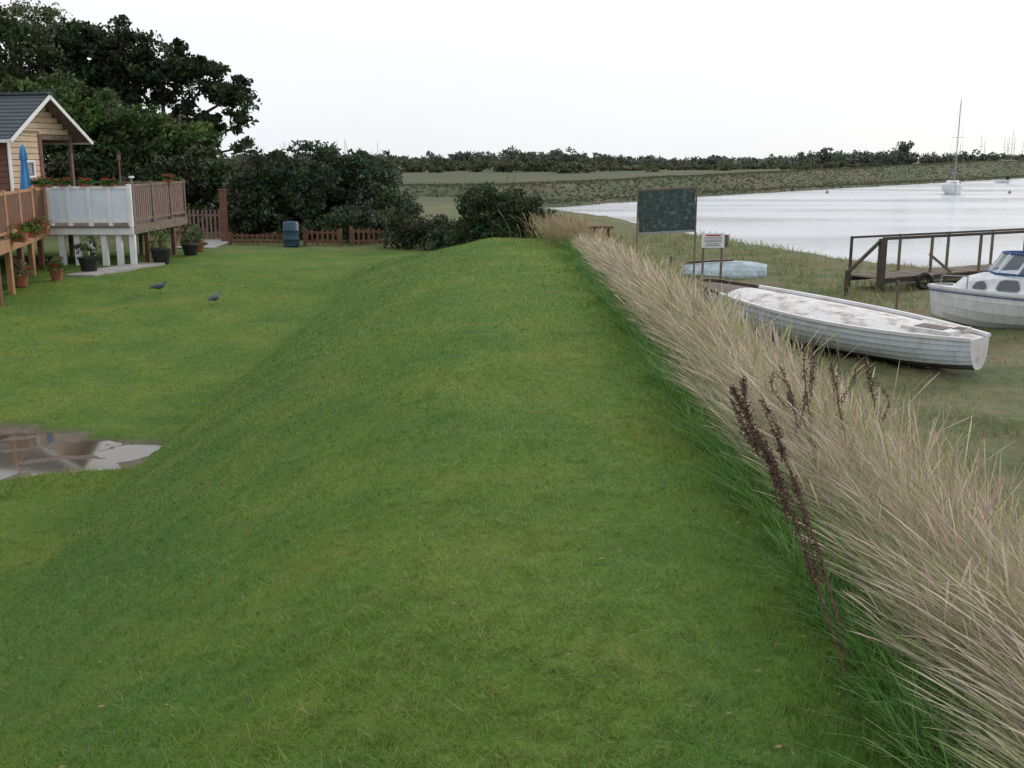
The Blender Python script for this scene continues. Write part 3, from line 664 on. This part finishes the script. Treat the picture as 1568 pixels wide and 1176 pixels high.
b.cyl((.1,-.05,.84),(.12,-.05,1.02),.012,.012,6,4); b.cyl((.12,-.05,1.02),(.5,-.45,1.06),.012,.012,6,4); b.cyl((.5,-.45,1.06),(.5,-.45,.80),.012,.012,6,4)
b.cyl((.0,0,.83),(.35,0,.85),.03,.03,8,4)
b.b2((2.4,-.6,.70),(4.5,.6,.76),0); b.b2((3.9,-.45,.76),(4.2,.45,1.0),2)
gs=NT('screen_glass'); gs.p.inputs['Transmission Weight'].default_value=.85; gs.p.inputs['Roughness'].default_value=.03; gs.p.inputs['Base Color'].default_value=(.75,.82,.88,1); gs.p.inputs['IOR'].default_value=1.05
b.mats.append(gs.m)
b.obj('cabin_cruiser',M=Matrix.Translation((8.28,20.5,-1.62))@Matrix.Rotation(math.radians(-10),4,'Z')@Matrix.Rotation(math.radians(1.5),4,'Y'),smooth=True,angle=28)

lb=boatpaint('pale_blue_hull',(.50,.60,.68),(.30,.37,.40),3)
R_=hull(2.7,1.15,lambda s:.0,lambda s:.42-.16*(1-s)**2-.08*max(0,(s-.6)/.4)**2,NS=16,strakes=4,lap=.010,tr=.55)
b=B([lb,rot]); 
for i in range(16):
    for j in range(len(R_[0])-1): b.add([R_[i][j],R_[i][j+1],R_[i+1][j+1],R_[i+1][j]],[(0,1,2,3)])
b.add(R_[-1],[tuple(range(len(R_[0])))]); b.beam((.1,0,.34),(1.6,0,.44),.05,.05,1)
b.obj('upturned_dinghy',M=Matrix.Translation((4.9,29.8,-1.58))@Matrix.Rotation(math.radians(-14),4,'Z')@Matrix.Rotation(math.radians(8),4,'X')@Matrix.Diagonal((.85,1,1,1)),smooth=True,angle=30)

# ------------------------------------------------------------ jetty
jt=empty('wooden_jetty'); b=B([greyw,mat('dark_wet_timber',(.085,.068,.056),.8,.4,5,.4),blackp])
A=Vector((9.0,25.6,0)); C=Vector((19.5,31.4,0)); d=(C-A).normalized(); sdv=Vector((-d.y,d.x,0))
nL=int((C-A).length/.16)
ax=math.atan2(d.y,d.x); Rz=Matrix.Rotation(ax,3,'Z')
for k in range(nL):
    c_=A+d*(k*.16+.07)+sdv*.45; b.box((c_.x,c_.y,-1.24+rng.normal(0,.004)),(.13,1.05,.035),0,Rz)
for s in(.0,.9): b.beam((A+sdv*s)+Vector((0,0,-1.32)),(C+sdv*s)+Vector((0,0,-1.32)),.07,.11,1)
for k,t_ in enumerate((0,1.75,3.6,5.4,7.2,9.2,11.2)):
    for s in(-.05,.95):
        c_=A+d*t_+sdv*s; w_=.16 if (k==0 and s<0) else .06
        b.beam((c_.x,c_.y,min(-1.7,G(c_.x,c_.y))-.3),(c_.x,c_.y,-.27),w_,w_,1 if k==0 else 0)
b.beam(A+sdv*-.05+Vector((0,0,-.27)),C+sdv*-.05+Vector((0,0,-.27)),.06,.07,1)
b.beam(A+sdv*.95+Vector((0,0,-.30)),C+sdv*.95+Vector((0,0,-.30)),.05,.05,1)
b.beam(A+Vector((0,0,-.3)),(8.02,25.0,-1.05),.06,.07,1)
b.beam((8.02,25,-1.7),(8.02,25,-.98),.08,.08,1)
b.beam(A+d*1.75+Vector((0,0,-.72)),A+d*2.6+Vector((0,0,-1.22)),.05,.05,0)
b.obj('timberwork',jt)
b=B(greyw); b.cyl((8.15,22,-1.8),(8.15,22,-.88),.03,.028,8); b.obj('mooring_stake')
b=B(blackp); c0=A+d*1.5+Vector((0,-.28,-1.36)); rings=[]
for i in range(20):
    a1=i*math.pi/10; cc=c0+Vector((.17*math.cos(a1),0,.17*math.sin(a1))); rad=Vector((math.cos(a1),0,math.sin(a1)))
    rings.append([cc+rad*.06*math.cos(q*math.pi/4)+Vector((0,1,0))*.06*math.sin(q*math.pi/4) for q in range(8)])
rings.append(rings[0]); b.loft(rings,cap=False); b.obj('tyre_fender',smooth=True)

# ------------------------------------------------------------ moored yacht, dinghy, buoys, far masts
def yacht(x0,y0,sc,mh,name,hd):
    R_=hull(7.2,2.5,lambda s:.95+.25*(1-s)**2,lambda s:-.3+.3*max(0,1-s*4)**2,NS=16,strakes=4,lap=.0,tr=.7)
    b=B([gel,bluet,steel,cgl])
    for i in range(16):
        for j in range(len(R_[0])-1): b.add([R_[i][j],R_[i][j+1],R_[i+1][j+1],R_[i+1][j]],[(0,1,2,3)])
        b.add([R_[i][0],R_[i][-1],R_[i+1][-1],R_[i+1][0]],[(0,1,2,3)])
    b.add(R_[-1],[tuple(range(len(R_[0])))])
    b.loft([[(x_,-w_,.95),(x_+.1,-w_*.8,.95+h_),(x_+.1,w_*.8,.95+h_),(x_,w_,.95)] for x_,w_,h_ in((1.8,.35,.1),(2.4,.65,.42),(4.4,.8,.5),(4.8,.8,.45))],0)
    b.box((3.6,-.7,1.2),(1.2,.15,.15),3); b.box((2.25,0,1.22),(.05,.7,.16),3)
    b.cyl((2.7,0,1.3),(2.7,0,mh),.06,.04,8,2); b.cyl((2.7,0,2.2),(5.9,0,2.1),.16,.12,8,1)
    b.cyl((2.7,-.65,mh*.6),(2.7,.65,mh*.6),.02,.02,5,2)
    for e_ in((-.05,0,1.2),(7.1,0,1.0),(2.9,1.15,1),(2.9,-1.15,1)): b.cyl((2.7,0,mh-.1),e_,.008,.008,4,2)
    o=b.obj(name,smooth=True,angle=30); o.location=(x0,y0,WL); o.rotation_euler=(0,math.radians(-1.5),hd); o.scale=(sc,)*3
yacht(50.5,121,1.0,10.6,'moored_yacht',math.radians(72))
b=B([gel,dark]); 
R_=hull(3,1.3,lambda s:.5+.1*(1-s),lambda s:-.1,NS=10,strakes=3,lap=0)
for i in range(10):
    for j in range(len(R_[0])-1): b.add([R_[i][j],R_[i][j+1],R_[i+1][j+1],R_[i+1][j]],[(0,1,2,3)])
    b.add([Vector(R_[i][0])-Vector((0,0,.08)),Vector(R_[i][-1])-Vector((0,0,.08)),Vector(R_[i+1][-1])-Vector((0,0,.08)),Vector(R_[i+1][0])-Vector((0,0,.08))],[(0,1,2,3)],1)
b.add(R_[-1],[tuple(range(len(R_[0])))]); b.box((2.9,0,.7),(.3,.4,.8),1)
o=b.obj('moored_dinghy',smooth=True,angle=30); o.location=(84,185,WL); o.rotation_euler=(0,0,.4)
bu=[mat('faded_buoy_plastic',(.35,.20,.17),.5,.2,3,.05),blackp]
for (x0,y0) in ((38,128),(60,128)):
    b=B(bu); rings=[]
    for k in range(9):
        th=math.pi*k/8; rings.append([(.2*math.sin(th)*math.cos(i*math.pi/6)+.001*math.cos(i*math.pi/6),.2*math.sin(th)*math.sin(i*math.pi/6),.08-.2*math.cos(th)) for i in range(12)])
    b.loft(rings,0); b.cyl((0,0,.25),(0,0,.38),.04,.03,6,1); o=b.obj('mooring_buoy',smooth=True); o.location=(x0,y0,WL)
b=B([steel,gel])
for i in range(16):
    x0=r.uniform(150,195); y0=r.uniform(330,400); hh=r.uniform(7,11.5); b.cyl((x0,y0,0),(x0+r.normal(0,.1),y0,hh),.09,.06,5,0); b.cyl((x0-.8,y0,hh*.6),(x0+.8,y0,hh*.6),.04,.04,4,0)
    b.loft([[(x0-3,y0-1,.8),(x0+3,y0-1,.8),(x0+3,y0+1,.8),(x0-3,y0+1,.8)],[(x0-3.6,y0-1.2,1.7),(x0+3.4,y0-1.2,1.5),(x0+3.4,y0+1.2,1.5),(x0-3.6,y0+1.2,1.7)]],1)
b.obj('distant_marina_yachts')

# ------------------------------------------------------------ docks (dead seed stalks)
t=NT('dock_seed'); f=t.noise(60,3,.6,t.pos()); t.l.new(t.ramp(f,[(.35,(.045,.020,.016)),(.65,(.14,.07,.05))]),t.p.inputs['Base Color']); t.p.inputs['Roughness'].default_value=.8
def dock(name,base,tip,dens,branches,sd,w=.018):
    r=np.random.default_rng(sd); b=B(t.m)
    def stem(p,q,r0,seed_from):
        p=Vector(p);q=Vector(q); K=12; prev=p; L_=(q-p).length; sag=Vector((r.normal(0,.03),0,.05*L_))
        for k in range(1,K+1):
            s=k/K; cur=p.lerp(q,s)+sag*math.sin(s*math.pi); b.cyl(prev,cur,r0*(1-.8*(k-1)/K),r0*(1-.8*k/K),5)
            if s>seed_from:
                cl=r.uniform(.25,1.5)
                for i in range(int(dens*L_/K*cl)):
                    c_=prev.lerp(cur,r.random())+Vector(r.normal(0,w*(1.15-s*.6)*min(1,.5+cl*.5),3)); sz=r.uniform(.003,.007)
                    d_=[Vector(r.normal(0,1,3)).normalized()*sz for _ in range(3)]
                    b.add([c_+d_[0],c_+d_[1],c_+d_[2],c_-d_[0]],[(0,1,2),(0,2,3),(1,3,2)])
            prev=cur
    stem(base,tip,.0055,.25)
    bs=Vector(base);tp=Vector(tip)
    for i in range(branches):
        s=r.uniform(.35,.8); p=bs.lerp(tp,s); q=p+(tp-bs)*r.uniform(.2,.34)+Vector((r.uniform(-.03,.12),r.uniform(-.08,.1),r.uniform(-.02,.03))); stem(p,q,.003,.1)
    b.obj(name)
dock('dock_plant',(1.08,3.1,-.03),(.84,3.9,.75),1700,4,1,.012)
dock('dock_plant',(1.12,3.2,-.03),(1.00,4.0,.62),900,2,2,.010)
for i,(x0,z0,y0) in enumerate(((1.50,.66,5.2),(1.62,.62,5.15),(1.86,.56,5.3),(1.38,.46,5.0),(1.44,.52,5.4))): dock('dock_plant',(x0+.14,y0,-.12),(x0,y0+.1,z0),800,2,10+i,.011)

n=160; y=rng.uniform(2,20,n); x=rng.uniform(-.6,.45,n)*y; ok=(x<1.4); x=x[ok];y=y[ok];n=len(x)
z=Hh(x,y)+.022; s=rng.uniform(.003,.008,n)
v=np.stack([np.stack([x-s*2,y,z],1),np.stack([x,y-s,z+.002],1),np.stack([x+s*2,y+s,z],1),np.stack([x,y+s,z+.004],1)],1)
mesh_np('lawn_litter',v.reshape(-1,3),np.arange(4*n).reshape(-1,4),flowerM,col=np.repeat(np.array([.32,.24,.12])*rng.uniform(.5,1.2,(n,1)),4,0))

# ------------------------------------------------------------ world, sun, camera
sd=Vector((.68,.62,.38)).normalized(); el=math.asin(sd.z); az=math.atan2(sd.x,sd.y)
w=bpy.data.worlds.new('World'); scene.world=w; w.use_nodes=True; N=w.node_tree.nodes; Lk=w.node_tree.links
bg=N['Background']; out=N['World Output']; sky=N.new('ShaderNodeTexSky'); sky.sky_type='NISHITA'; sky.sun_disc=False; sky.sun_elevation=el; sky.sun_rotation=az; sky.air_density=1.0; sky.dust_density=1.0
Lk.new(sky.outputs[0],bg.inputs[0]); bg.inputs[1].default_value=.10
tc=N.new('ShaderNodeTexCoord'); sx=N.new('ShaderNodeSeparateXYZ'); Lk.new(tc.outputs['Generated'],sx.inputs[0])
cr=N.new('ShaderNodeValToRGB'); Lk.new(sx.outputs[2],cr.inputs[0]); e=cr.color_ramp.elements
e[0].position=0.0; e[0].color=(.80,.83,.88,1); e[1].position=.16; e[1].color=(.97,.98,1,1)
nn=N.new('ShaderNodeTexNoise'); nn.inputs['Scale'].default_value=3; nn.inputs['Detail'].default_value=5
mpw=N.new('ShaderNodeMapping'); mpw.inputs['Scale'].default_value=(1,1,4); Lk.new(tc.outputs['Generated'],mpw.inputs[0]); Lk.new(mpw.outputs[0],nn.inputs[0])
mr=N.new('ShaderNodeMapRange'); Lk.new(nn.outputs[0],mr.inputs[0]); mr.inputs[3].default_value=1.10; mr.inputs[4].default_value=1.20
b2=N.new('ShaderNodeBackground'); Lk.new(cr.outputs[0],b2.inputs[0]); Lk.new(mr.outputs[0],b2.inputs[1])
mx=N.new('ShaderNodeMixShader'); mx.inputs[0].default_value=.90; Lk.new(bg.outputs[0],mx.inputs[1]); Lk.new(b2.outputs[0],mx.inputs[2]); Lk.new(mx.outputs[0],out.inputs[0])
sl=bpy.data.lights.new('sun','SUN'); sl.energy=1.5; sl.angle=math.radians(12); sl.color=(1,.96,.90)
so=bpy.data.objects.new('sun',sl); so.rotation_euler=(-sd).to_track_quat('-Z','Y').to_euler(); link(so)
cam=bpy.data.cameras.new('camera'); cam.lens=36.73; cam.sensor_width=36; cam.clip_end=6000; cam.clip_start=.05
co=bpy.data.objects.new('camera',cam); co.location=(0,0,1.6); co.rotation_euler=(math.radians(90-12.1),0,0); link(co); scene.camera=co
